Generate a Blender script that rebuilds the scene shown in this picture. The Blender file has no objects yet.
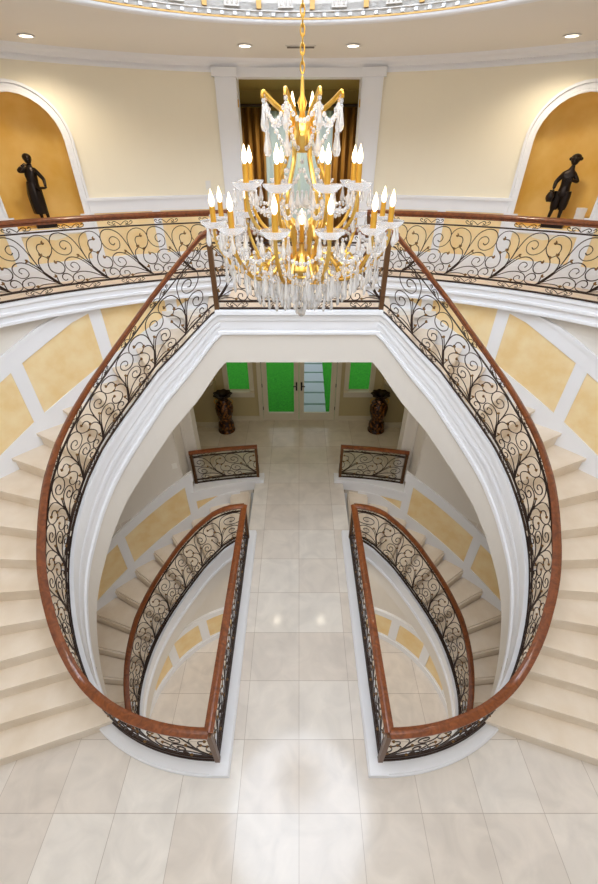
import bpy, bmesh, math, random
from mathutils import Vector, Matrix
from mathutils.geometry import delaunay_2d_cdt
random.seed(7)
S = bpy.context.scene
COL = S.collection
sin, cos, pi, rad = math.sin, math.cos, math.pi, math.radians

# ------------------------------------------------------------------ materials
def lin(c):
    return tuple(((v/255)/12.92 if v/255 <= .04045 else ((v/255+.055)/1.055)**2.4) for v in c) + (1.,)
def mat(name, c, rough=.5, metal=0., **kw):
    m = bpy.data.materials.new(name); m.use_nodes = True
    b = m.node_tree.nodes['Principled BSDF']
    b.inputs['Base Color'].default_value = lin(c)
    b.inputs['Roughness'].default_value = rough
    b.inputs['Metallic'].default_value = metal
    for k, v in kw.items(): b.inputs[k.replace('_', ' ')].default_value = v
    return m
def mottle(name, c1, c2, scale, rough=.6, metal=0., detail=5., lo=.35, hi=.65, bump=0., stretch=(1,1,1)):
    m = mat(name, c1, rough, metal); nt = m.node_tree; b = nt.nodes['Principled BSDF']
    tc = nt.nodes.new('ShaderNodeTexCoord'); mp = nt.nodes.new('ShaderNodeMapping'); mp.inputs['Scale'].default_value = stretch
    n = nt.nodes.new('ShaderNodeTexNoise'); n.inputs['Scale'].default_value = scale; n.inputs['Detail'].default_value = detail
    r = nt.nodes.new('ShaderNodeValToRGB'); r.color_ramp.elements[0].position = lo; r.color_ramp.elements[1].position = hi
    r.color_ramp.elements[0].color = lin(c1); r.color_ramp.elements[1].color = lin(c2)
    nt.links.new(tc.outputs['Object'], mp.inputs[0]); nt.links.new(mp.outputs[0], n.inputs['Vector'])
    nt.links.new(n.outputs[0], r.inputs[0]); nt.links.new(r.outputs[0], b.inputs['Base Color'])
    if bump:
        bp = nt.nodes.new('ShaderNodeBump'); bp.inputs['Strength'].default_value = bump
        nt.links.new(n.outputs[0], bp.inputs['Height']); nt.links.new(bp.outputs[0], b.inputs['Normal'])
    return m
def emit(name, c, st):
    m = bpy.data.materials.new(name); m.use_nodes = True; nt = m.node_tree
    nt.nodes.remove(nt.nodes['Principled BSDF'])
    e = nt.nodes.new('ShaderNodeEmission'); e.inputs[0].default_value = lin(c); e.inputs[1].default_value = st
    nt.links.new(e.outputs[0], nt.nodes['Material Output'].inputs[0])
    return m
def tiles(name, c1, c2, grout, size, y0, rough):
    m = mat(name, c1, rough); nt = m.node_tree; b = nt.nodes['Principled BSDF']
    g = nt.nodes.new('ShaderNodeNewGeometry'); mp = nt.nodes.new('ShaderNodeMapping'); mp.inputs['Location'].default_value = (0, -y0, 0)
    k = nt.nodes.new('ShaderNodeTexBrick'); k.offset = 0.; k.squash = 1.
    k.inputs['Color1'].default_value = lin(c1); k.inputs['Color2'].default_value = lin(c2); k.inputs['Mortar'].default_value = lin(grout)
    for nm, v in (('Scale', 1.), ('Mortar Size', .0035), ('Mortar Smooth', .1), ('Bias', 0.), ('Brick Width', size), ('Row Height', size)): k.inputs[nm].default_value = v
    n = nt.nodes.new('ShaderNodeTexNoise'); n.inputs['Scale'].default_value = 2.6; n.inputs['Detail'].default_value = 8.; n.inputs['Distortion'].default_value = 1.2
    mr = nt.nodes.new('ShaderNodeMapRange'); mr.inputs[1].default_value = .3; mr.inputs[2].default_value = .7; mr.inputs[3].default_value = .9; mr.inputs[4].default_value = 1.06
    mx = nt.nodes.new('ShaderNodeMix'); mx.data_type = 'RGBA'; mx.blend_type = 'MULTIPLY'; mx.inputs[0].default_value = 1.
    nt.links.new(g.outputs['Position'], mp.inputs[0]); nt.links.new(mp.outputs[0], k.inputs['Vector']); nt.links.new(g.outputs['Position'], n.inputs['Vector'])
    nt.links.new(n.outputs[0], mr.inputs[0]); nt.links.new(k.outputs[0], mx.inputs[6]); nt.links.new(mr.outputs[0], mx.inputs[7])
    nt.links.new(mx.outputs[2], b.inputs['Base Color'])
    return m
def wood(name, c1, c2):
    m = mat(name, c1, .28); nt = m.node_tree; b = nt.nodes['Principled BSDF']
    tc = nt.nodes.new('ShaderNodeTexCoord'); n = nt.nodes.new('ShaderNodeTexNoise'); n.inputs['Scale'].default_value = 9.; n.inputs['Detail'].default_value = 6.; n.inputs['Distortion'].default_value = 2.
    r = nt.nodes.new('ShaderNodeValToRGB'); r.color_ramp.elements[0].position = .3; r.color_ramp.elements[1].position = .75
    r.color_ramp.elements[0].color = lin(c1); r.color_ramp.elements[1].color = lin(c2)
    nt.links.new(tc.outputs['Object'], n.inputs['Vector']); nt.links.new(n.outputs[0], r.inputs[0]); nt.links.new(r.outputs[0], b.inputs['Base Color'])
    b.inputs['Coat Weight'].default_value = .3
    return m
M = dict(
    wall=mat('cream_wall', (247, 237, 213), .7), lower_wall=mat('pale_plaster', (226, 219, 209), .7),
    white=mat('white_trim', (241, 241, 243), .42), ceiling=mat('ceiling_paint', (236, 231, 223), .8),
    yellow=mottle('yellow_faux_finish', (242, 210, 150), (249, 226, 178), 3.5, .6), gold_wall=mottle('gold_faux_finish', (232, 184, 88), (243, 204, 122), 2.2, .6),
    stone=mottle('cream_limestone', (226, 209, 186), (237, 223, 204), 2.5, .45), floor=tiles('cream_marble_tile', (221, 210, 197), (234, 227, 217), (190, 177, 163), .694, .416, .12),
    landing=tiles('landing_tile', (234, 213, 190), (240, 221, 199), (200, 180, 160), .5, 0, .4),
    lower_floor=tiles('lower_tile', (224, 214, 202), (233, 224, 213), (170, 155, 140), .9, .2, .3),
    wood=wood('varnished_wood', (98, 48, 19), (146, 79, 35)), iron=mat('wrought_iron', (62, 46, 38), .42, .6), leaf=mat('gilded_iron', (132, 98, 58), .4, .7),
    post=mat('bronzed_iron', (104, 72, 44), .4, .6),
    gold=mottle('polished_gold', (214, 164, 66), (236, 198, 110), 6., .28, .9), bronze=mat('dark_bronze', (40, 30, 24), .34, .65),
    bulb=emit('candle_bulb', (255, 226, 178), 7.), sleeve=mat('gilt_candle_sleeve', (232, 176, 70), .3, .75),
    crystal=mat('crystal', (255, 255, 255), .04, 0., Transmission_Weight=.72, IOR=1.5),
    downlight=emit('downlight_glow', (255, 238, 205), 5.), sky_glass=emit('skylight_glass', (226, 238, 255), 7.5),
    drape=mottle('gold_drape', (120, 84, 30), (168, 122, 52), 14., .55, 0., stretch=(6, 6, .2)), sheer=mat('sheer_curtain', (214, 236, 228), .8, 0., Transmission_Weight=0.),
    dome_white=mat('dome_moulding', (216, 210, 202), .5), olive=mat('olive_wall', (168, 146, 78), .8), rod=mat('dark_rod', (58, 40, 26), .4, .3), dark_wood=mat('dark_floor_wood', (92, 46, 30), .35),
    door=mat('painted_door', (226, 216, 192), .45), glass=mat('clear_glass', (255, 255, 255), .0, 0., Transmission_Weight=1., IOR=1.02),
    handle=mat('blackened_handle', (24, 22, 22), .35, .6), lawn=mottle('green_lawn', (24, 140, 10), (60, 190, 30), 34., .9, lo=.35, hi=.65, detail=8),
    slab=mat('pale_slab', (206, 220, 230), .6), foyer=mat('foyer_wall', (200, 184, 138), .65), sconce=mat('alabaster', (240, 226, 198), .5),
    brass=mat('brass', (205, 160, 80), .3, .9), switch=mat('switch_plate', (238, 234, 226), .4), grille=mat('vent_grille', (120, 108, 96), .6),
    medallion=mat('gilt_moulding', (206, 164, 96), .45, .3),
)
def vase_material():
    m = mottle('gilded_vase', (46, 20, 14), (150, 96, 40), 16., .25, .35, lo=.47, hi=.62)
    return m
M['vase'] = vase_material()
def crystal_material():
    nt = M['crystal'].node_tree; t = nt.nodes.new('ShaderNodeBsdfTranslucent'); t.inputs[0].default_value = (1, 1, 1, 1); x = nt.nodes.new('ShaderNodeMixShader'); x.inputs[0].default_value = .08
    nt.links.new(nt.nodes['Principled BSDF'].outputs[0], x.inputs[1]); nt.links.new(t.outputs[0], x.inputs[2]); nt.links.new(x.outputs[0], nt.nodes['Material Output'].inputs[0])
crystal_material()
M['cup'] = mat('cut_glass', (255, 255, 255), .08, 0., Transmission_Weight=.95, IOR=1.45)
def cup_material():
    nt = M['cup'].node_tree; t = nt.nodes.new('ShaderNodeBsdfTranslucent'); t.inputs[0].default_value = (1, 1, 1, 1); x = nt.nodes.new('ShaderNodeMixShader'); x.inputs[0].default_value = .16
    nt.links.new(nt.nodes['Principled BSDF'].outputs[0], x.inputs[1]); nt.links.new(t.outputs[0], x.inputs[2]); nt.links.new(x.outputs[0], nt.nodes['Material Output'].inputs[0])
cup_material()

# ------------------------------------------------------------------ mesh helpers
ROOT = {}
SIDE = 1          # -1 mirrors the geometry of the left half to the right half
class MB:
    def __init__(s): s.v = []; s.f = []; s.mi = []; s.m = 0
    def add(s, vs, fs):
        o = len(s.v); s.v += [tuple(p) for p in vs]; s.f += [tuple(i+o for i in f) for f in fs]; s.mi += [s.m]*len(fs)
    def box(s, x0, x1, y0, y1, z0, z1):
        s.add([(x0,y0,z0),(x1,y0,z0),(x1,y1,z0),(x0,y1,z0),(x0,y0,z1),(x1,y0,z1),(x1,y1,z1),(x0,y1,z1)],
              [(3,2,1,0),(4,5,6,7),(0,1,5,4),(1,2,6,5),(2,3,7,6),(3,0,4,7)])
    def sweep(s, rings, closed=True, caps=True):
        n = len(rings[0]); vs = [p for r in rings for p in r]; fs = []
        for i in range(len(rings)-1):
            for j in range(n if closed else n-1):
                k = (j+1) % n; fs.append((i*n+j, i*n+k, (i+1)*n+k, (i+1)*n+j))
        if closed and caps: fs.append(tuple(range(n))[::-1]); fs.append(tuple((len(rings)-1)*n+j for j in range(n)))
        s.add(vs, fs)
    def grid(s, rows): s.sweep(rows, closed=False)
    def tube(s, pts, r, k=5, taper=None):
        pts = [Vector(p) for p in pts]; rings = []; up = None
        for i, p in enumerate(pts):
            t = (pts[min(i+1, len(pts)-1)] - pts[max(i-1, 0)])
            if t.length < 1e-9: t = Vector((0,0,1))
            t.normalize()
            if up is None: up = t.orthogonal().normalized()
            up = up - t*up.dot(t)
            if up.length < 1e-6: up = t.orthogonal()
            up.normalize(); b = t.cross(up)
            rr = r if taper is None else taper[i]
            rings.append([p + (up*cos(2*pi*j/k) + b*sin(2*pi*j/k))*rr for j in range(k)])
        s.sweep(rings)
    def lathe(s, prof, c=(0,0,0), k=16, fn=None):
        rings = []
        for i, (r, z) in enumerate(prof):
            rings.append([(c[0]+(r*(fn(i, 2*pi*j/k) if fn else 1))*cos(2*pi*j/k), c[1]+(r*(fn(i, 2*pi*j/k) if fn else 1))*sin(2*pi*j/k), c[2]+z) for j in range(k)])
        s.sweep(rings)
    def ell(s, c, r, k=8, q=6):
        rings = []
        for i in range(q+1):
            a = -pi/2 + pi*i/q; e = max(cos(a), .02)
            rings.append([(c[0]+r[0]*e*cos(2*pi*j/k), c[1]+r[1]*e*sin(2*pi*j/k), c[2]+r[2]*sin(a)) for j in range(k)])
        s.sweep(rings)
    def build(s, name, m, parent=None, smooth=False, mirror=True, kind=None, label=None, cat=None, group=None):
        mir = SIDE < 0 and mirror
        vs = [(-x if mir else x, y, z) for x, y, z in s.v]; fs = [f[::-1] for f in s.f] if mir else s.f
        if parent is not None: o0 = ROOT[parent.name]
        else:
            xs, ys, zs = zip(*vs); o0 = Vector(((min(xs)+max(xs))/2, (min(ys)+max(ys))/2, min(zs)))
        me = bpy.data.meshes.new(name); me.from_pydata([tuple(Vector(p)-o0) for p in vs], [], fs)
        for mm in (m if isinstance(m, (list, tuple)) else [m]): me.materials.append(M[mm] if isinstance(mm, str) else mm)
        if isinstance(m, (list, tuple)): me.polygons.foreach_set('material_index', s.mi)
        bm = bmesh.new(); bm.from_mesh(me); bmesh.ops.recalc_face_normals(bm, faces=bm.faces); bm.to_mesh(me); bm.free()
        if smooth:
            me.polygons.foreach_set('use_smooth', [True]*len(me.polygons))
            try: me.set_sharp_from_angle(angle=rad(45))
            except Exception: pass
        o = bpy.data.objects.new(name, me); COL.objects.link(o)
        if parent is not None: o.parent = parent
        else: o.location = o0
        ROOT[o.name] = o0
        tag(o, label, cat, group, kind)
        return o
def tag(o, label=None, cat=None, group=None, kind=None):
    if label: o['label'] = label
    if cat: o['category'] = cat
    if group: o['group'] = group
    if kind: o['kind'] = kind
    return o
def thing(name, loc, label, cat, group=None):
    l = Vector((loc[0]*SIDE, loc[1], loc[2])); o = bpy.data.objects.new(name, None); COL.objects.link(o); o.location = l; o.empty_display_size = .1
    ROOT[o.name] = l; return tag(o, label, cat, group)
def copy_part(o, parent, offset=None, rotz=0):
    c = o.copy(); COL.objects.link(c); c.parent = parent; ROOT[c.name] = ROOT[parent.name]
    if offset is not None: c.location = offset
    c.rotation_euler.z = rotz
    return c
def interp(tab, x):
    if x <= tab[0][0]: return tab[0][1]
    for (a, u), (b, w) in zip(tab[:-1], tab[1:]):
        if x <= b: return u + (w-u)*(x-a)/(b-a)
    return tab[-1][1]
def spline(pts, n=5):
    P = [Vector(p) for p in pts]; out = []
    for i in range(len(P)-1):
        a, b, c, d = P[max(i-1,0)], P[i], P[i+1], P[min(i+2,len(P)-1)]
        for k in range(n):
            t = k/n; out.append(.5*((2*b)+(c-a)*t+(2*a-5*b+4*c-d)*t*t+(3*b-a-3*c+d)*t**3))
    out.append(P[-1]); return out
def cdt_faces(outer, holes, extra=()):
    vs = []; es = []
    for loop in [outer]+holes:
        o = len(vs); n = len(loop); vs += [Vector(p) for p in loop]; es += [(o+i, o+(i+1) % n) for i in range(n)]
    vs += [Vector(p) for p in extra]
    r = delaunay_2d_cdt(vs, es, [], 0, 1e-5)
    def inside(p, L):
        c = False
        for i in range(len(L)):
            (x1,y1),(x2,y2) = L[i-1], L[i]
            if (y1 > p[1]) != (y2 > p[1]) and p[0] < (x2-x1)*(p[1]-y1)/(y2-y1)+x1: c = not c
        return c
    fs = []
    for f in r[2]:
        p = sum((r[0][i] for i in f), Vector((0,0)))/len(f)
        if inside(p, outer) and not any(inside(p, h) for h in holes): fs.append(tuple(f))
    return r[0], fs

# ------------------------------------------------------------------ plan of the place
YC = 1.163; RG = 5.5; RW = 5.6; RU = 6.6              # room circle: gallery edge, stair wall, upper wall
UP = 4.4; CEIL = 7.12; LOW = -3.77
RISE = UP/19; RISEL = .2356
CX, CY, RX = -.98, 3.23, 2.2                          # inner curve of a stair
def ell_pt(t, off=0., rx=RX, top=1.65, bot=1.66):
    """t in degrees: 90 at the landing, 0 at the widest, -90 at the near end; off > 0 moves towards the well"""
    ry = top if t >= 0 else bot; a = rad(t)
    x, y = -rx*cos(a), ry*sin(a); n = Vector((x/rx**2, y/ry**2)).normalized()
    return Vector((CX+x, CY+y)) - n*off
def wallp(az, z, R): return (-R*sin(az), YC+R*cos(az), z)
def az_of(t, top=1.65):
    p = ell_pt(t, 0, top=top) - Vector((CX, CY)); return math.degrees(math.atan2(p.y, -p.x))
SHOE = [(-60,.1),(-28,.1),(-24,.2),(-17,.44),(-11.4,.68),(-3.4,1.08),(5,1.55),(11,1.86),(17.4,2.16),(23,2.42),(32,2.79),(40,3.06),(50,3.39),(60,3.72),(69,3.95),(79,4.22),(87,4.43),(90,4.48)]
RAIL = [(-50,.985),(-37,1.0),(-29,1.13),(-23,1.3),(-16,1.54),(-8.7,1.87),(0,2.25),(4.7,2.49),(10.5,2.79),(18.6,3.15),(25,3.4),(34,3.72),(46,4.12),(61.7,4.63),(75,5.02),(86,5.32),(90,5.37)]
SHOEB = [(-25,-3.7),(-10,-3.16),(0,-2.79),(12.5,-2.36),(26,-1.83),(43,-1.18),(61,-.5),(75,-.08),(84,.09),(90,.1)]
RAILB = [(-25,-2.75),(-8,-2.22),(5.5,-1.5),(18,-.87),(31,-.36),(49,.31),(60,.64),(71.5,.9),(80,.98),(90,1.0)]
DEPTH = [(-20,1.35),(-8,1.32),(5,1.22),(17,1.2),(34,1.08),(53,.99),(75,.88),(90,.70)]

# ------------------------------------------------------------------ railings
def uv(x, y):
    yb = 470-(x-210)*40/280; yt = 150-(x-210)*13/280
    return ((490-x)/280, (yb-y)/(yb-yt))
SCROLLS = [[uv(*p) for p in c] for c in (
    [(490,430),(445,405),(405,350),(378,280),(368,225),(380,180),(415,153),(455,151),(486,175),(495,215),(478,255),(450,270),(425,255),(415,225),(425,202),(446,196)],
    [(478,255),(455,285),(447,320),(455,350),(485,365),(515,358),(530,330),(520,303),(500,295),(484,306)],
    [(490,430),(440,395),(395,330),(365,250),(330,185),(285,156),(240,160),(216,192),(216,235),(240,272),(280,284),(312,265),(320,230),(305,205),(280,200),(262,218),(265,240),(280,250),(291,239)],
    [(490,430),(440,400),(390,345),(340,305),(295,298),(262,320),(258,355),(280,385),(312,385),(332,362),(322,335),(300,330),(286,347),(297,362)],
    [(490,431),(440,410),(385,390),(330,387),(290,405),(278,435),(295,456),(325,450),(340,432),(330,415),(310,418),(309,434)],
    [(480,428),(430,425),(385,430),(362,440)], [(485,428),(430,375),(385,325),(350,292)], [(470,420),(420,370),(400,320),(405,285),(422,268)],
    [(490,430),(525,426),(552,411),(555,385),(535,366),(510,368),(500,390),(512,405),(527,397)], [(480,428),(474,412),(470,385)])]
LEAVES = [(uv(446,196),(-.9,.1)),(uv(484,306),(-.7,.5)),(uv(362,440),(1,.1)),(uv(350,292),(.7,.6)),(uv(422,268),(-.5,.9)),(uv(470,388),(.3,1)),(uv(452,268),(-.5,-.6))]
class Path:
    """base line of a railing: plan points with shoe height and handrail height"""
    def __init__(s, pts):
        s.p = pts; s.d = [0.]
        for a, b in zip(pts[:-1], pts[1:]): s.d.append(s.d[-1]+math.sqrt((b[0]-a[0])**2+(b[1]-a[1])**2+(b[2]-a[2])**2))
        s.L = s.d[-1]
    def at(s, d):
        d = max(0., min(s.L, d))
        for i in range(len(s.d)-1):
            if d <= s.d[i+1] or i == len(s.d)-2:
                t = (d-s.d[i])/max(1e-9, s.d[i+1]-s.d[i]); a, b = s.p[i], s.p[i+1]
                return [a[k]+(b[k]-a[k])*t for k in range(4)]
    def normal(s, i):
        a, b = s.p[max(i-1,0)], s.p[min(i+1,len(s.p)-1)]; t = Vector((b[0]-a[0], b[1]-a[1])).normalized(); return Vector((-t.y, t.x))
    def strip(s, prof, zf):
        """prof: (across, up) closed loop; zf(i) gives the height of its origin"""
        mb = MB(); rings = []
        for i, p in enumerate(s.p):
            n = s.normal(i); rings.append([(p[0]+n.x*u, p[1]+n.y*u, zf(p)+w) for u, w in prof])
        mb.sweep(rings); return mb
HAND = [(u*1.14, v*.9) for u, v in ((-.026,-.078),(.026,-.078),(.028,-.054),(.036,-.05),(.046,-.04),(.047,-.018),(.038,-.008),(.03,-.008),(.022,.001),(.01,.004),(-.01,.004),(-.022,.001),(-.03,-.008),(-.038,-.008),(-.047,-.018),(-.046,-.04),(-.036,-.05),(-.028,-.054))]
def bar(w, h): return [(-w/2,-h/2),(w/2,-h/2),(w/2,h/2),(-w/2,h/2)]
TOPGAP, LOWGAP = .15, .095
def railing(root, path, unit, flip=False, posts=(), band=True):
    path.strip(HAND, lambda p: p[3]).build('handrail', 'wood', root, smooth=True)
    path.strip(bar(.03,.016), lambda p: p[3]-TOPGAP).build('top_bar', 'iron', root)
    path.strip(bar(.032,.02), lambda p: p[2]+LOWGAP).build('bottom_bar', 'iron', root)
    path.strip(bar(.036,.018), lambda p: p[2]+.011).build('shoe_bar', 'iron', root)
    n = max(1, round(path.L/unit)); L = path.L/n
    def P(k, u, v):
        d = (k+1)*L-u*L if flip else k*L+u*L
        if flip:            # on a slope the pattern stands square to the rail
            e0, e1 = path.at(d-.1), path.at(d+.1); run = math.hypot(e1[0]-e0[0], e1[1]-e0[1]); dz = e0[2]-e1[2]
            d += .62*max(0., min(1., v))*dz/max(1e-6, math.hypot(run, dz))
        x, y, zb, zt = path.at(d); z0 = zb+LOWGAP+.012; z1 = zt-TOPGAP-.01
        return Vector((x, y, z0+(z1-z0)*max(0.,min(1.,v))))
    def F(k, u, v, lo):
        d = (k+u)*L; x, y, zb, zt = path.at(d)
        return Vector((x, y, zb+.02+v*(LOWGAP-.03))) if lo else Vector((x, y, zt-TOPGAP+.008+v*(TOPGAP-.085)))
    for k in range(n):
        mb = MB()
        for c in SCROLLS:
            q = [(u, v) for u, v in c]
            if k == 0: q = [(max(u,0), v) for u, v in q]
            sp = spline([Vector((u, v, 0)) for u, v in q], 4)
            mb.tube([P(k, p.x, p.y) for p in sp], .0068, 4)
        if band:
            for lo in (True, False):
                for sg in (1, -1):
                    a = [(.5+sg*u, v) for u, v in ((.0,.15),(.06,.6),(.12,.85),(.17,.6),(.14,.3),(.11,.5))]
                    b = [(.5+sg*u, v) for u, v in ((.1,.15),(.2,.2),(.26,.6),(.23,.85),(.2,.6))]
                    for c in (a, b): mb.tube([F(k, p.x, p.y, lo) for p in spline([Vector((u, v, 0)) for u, v in c], 3)], .005, 4)
        sc = mb.build('scroll_panel', 'iron', root)
        for (u, v), (du, dv) in LEAVES:
            lf = MB()
            if k == 0: u = max(u, .02)
            a = P(k, u, v); b = P(k, u+du*.07, v+dv*.07); m1 = (a+b)/2; c = P(k, u+du*.045+dv*.05, v+dv*.045-du*.06)
            lf.tube([a, a.lerp(b,.3), m1, a.lerp(b,.8), b], .01, 5, [.006,.015,.016,.011,.003])
            lf.tube([a.lerp(b,.2), (a+c)/2, c], .01, 4, [.008,.012,.003])
            lf.build('leaf', 'leaf', sc)
    for (d, h0, h1) in posts:
        x, y, zb, zt = path.at(d); q = MB(); w = .028
        q.box(x-w, x+w, y-w, y+w, zb+h0, zt+h1); q.build('newel_post', 'post', root)

def stair_path():
    pts = []; 
    for i in range(0, 181, 3):
        t = 90-i; a = az_of(t); p = ell_pt(t, -.0)
        pts.append((p.x, p.y, interp(SHOE, a), interp(RAIL, a)))
    return pts
side_word = {1: 'left', -1: 'right'}
for SIDE in (1, -1):
    w = side_word[SIDE]
    # stair railing that runs on round the near end of the well
    r = thing('stair_railing', (-2.6, 2.0, .1), 'sweeping scrollwork railing with wood handrail along the %s upward staircase' % w, 'railing', 'curved railings of the upward stairs')
    pts = stair_path(); p = Path(pts); railing(r, p, .62, True, posts=((p.L, 0, -.06),))
    # straight railing along the walkway
    r = thing('walkway_railing', (-.98, 3.2, .1), 'straight scrollwork railing along the %s edge of the central walkway' % w, 'railing', 'straight railings along the walkway')
    p = Path([(-.98, 1.57+i*.1143, .1, .985) for i in range(31)]); railing(r, p, .58, posts=((p.L, 0, -.06),))
    # railing of the stair going down
    r = thing('lower_stair_railing', (-2.2, 4.6, -3.7), 'curved scrollwork railing descending inside the %s stairwell below the walkway' % w, 'railing', 'railings of the downward stairs')
    pts = []
    for i in range(0, 121, 3):
        t = 90-i; a = az_of(t); q = ell_pt(t, 0, top=1.65+.1*max(0, (t-50)/40)); pts.append((q.x, q.y, interp(SHOEB, a), interp(RAILB, a)))
    p = Path(pts); railing(r, p, .6, True)
    # gallery railing
    r = thing('gallery_railing', (-3.5, 5.4, 4.48), 'upper gallery scrollwork railing curving in front of the %s statue niche' % w, 'railing', 'gallery railings')
    pts = []
    for i in range(41):
        az = rad(10.4+i*1.6); q = wallp(az, 4.48, RG); pts.append((q[0], q[1], 4.48, 4.48+.9))
    p = Path(pts); railing(r, p, .635, posts=((0.03, -.06, -.03),))
    # short guard at the head of the downward stair
    r = thing('guard_railing', (-1.55, 6.65, .1), 'short scrollwork guard railing between the foyer and the %s downward stair' % w, 'railing', 'short guard railings in the foyer')
    pts = []
    for i in range(15):
        x = -.9-i*.1015; pts.append((x, -3.21+math.sqrt(100-x*x), .12, 1.0))
    p = Path(pts); railing(r, p, .66, posts=((.03, 0, -.07), (p.L-.04, 0, -.07)))
SIDE = 1
r = thing('landing_railing', (0, 4.88, 4.48), 'straight scrollwork railing across the front of the upper landing behind the chandelier', 'railing')
pp = Path([(-1.01+i*.0505, 4.88, 4.48, 5.37) for i in range(21)]); railing(r, pp, .5, posts=((0, -.02, -.07),))
SIDE = -1; railing(r, pp, .5, posts=((0, -.02, -.07),)); SIDE = 1

# ------------------------------------------------------------------ staircases
CN = Vector((-1., 3.25))
def line_for(k, lower=False):
    if lower:
        azs = [88,79.9,71.2,63.3,54.6,46.5,38.3,30,21.5,13.3,5.4,-2,-10,-18,-26,-34,-42]; a = rad(azs[k]); return CN, Vector((-cos(a), sin(a)))
    if k <= 3:
        px, ang = {1: ((-2.57,1.89),-18.3), 2: ((-2.77,2.11),-17.2), 3: ((-2.99,2.34),-17.4)}[k]; a = rad(ang); return Vector(px), Vector((-cos(a), sin(a)))
    azs = {4:-18,5:-11.4,6:-4.6,7:2.2,8:8.9,9:16,10:23,11:29.8}
    az = azs[k] if k in azs else 29.8+(90-29.8)*(k-11)/8
    a = rad(az); return CN, Vector((-cos(a), sin(a)))
def hit_inner(p, d, off=0.):
    best = None
    # walk back / forward along the line to find the crossing with the inner curve
    f = lambda t: ((p.x+d.x*t-CX)/(RX+off))**2 + ((p.y+d.y*t-CY)/(1.65+off))**2 - 1
    lo, hi = -1.2, 3.
    tmin = min((lo+(hi-lo)*i/200 for i in range(201)), key=f)
    if f(tmin) > 0: q = p+d*tmin
    else:
        a, b = tmin, 4.
        for _ in range(50):
            m = (a+b)/2
            if f(m) < 0: a = m
            else: b = m
        q = p+d*a
    return q
def hit_outer(p, d, R):
    c = p-Vector((0, YC)); b = c.dot(d); t = -b+math.sqrt(b*b-(c.dot(c)-R*R)); return p+d*t
def inner_ang(q): return math.atan2((q.y-CY)/1.65, -(q.x-CX)/RX)
def outer_ang(q): return math.atan2(-q.x, q.y-YC)
def step_poly(la, lb, R, n=5, ry=1.65):
    ia, ib = inner_ang(hit_inner(*la)), inner_ang(hit_inner(*lb)); oa, ob = outer_ang(hit_outer(la[0], la[1], R)), outer_ang(hit_outer(lb[0], lb[1], R))
    inn = [(CX-RX*cos(ia+(ib-ia)*i/n), CY+ry*sin(ia+(ib-ia)*i/n)) for i in range(n+1)]
    out = [(-R*sin(oa+(ob-oa)*i/n), YC+R*cos(oa+(ob-oa)*i/n)) for i in range(n+1)]
    return inn, out
def prism(mb, inn, out, z0, z1):
    n = len(inn); loop = inn+out[::-1]; m = len(loop)
    mb.add([(x,y,z0) for x,y in loop]+[(x,y,z1) for x,y in loop],
           [(i, i+1, i+1+m, i+m) for i in range(m-1)]+[(m-1, 0, m, 2*m-1)]+[(i, m-1-i, m-2-i, i+1) for i in range(n-1)]+[(i+m, i+1+m, 2*m-2-i, 2*m-1-i) for i in range(n-1)])
def shift(l, s): p, d = l; return (p+Vector((-d.y, d.x))*s, d)
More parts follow.
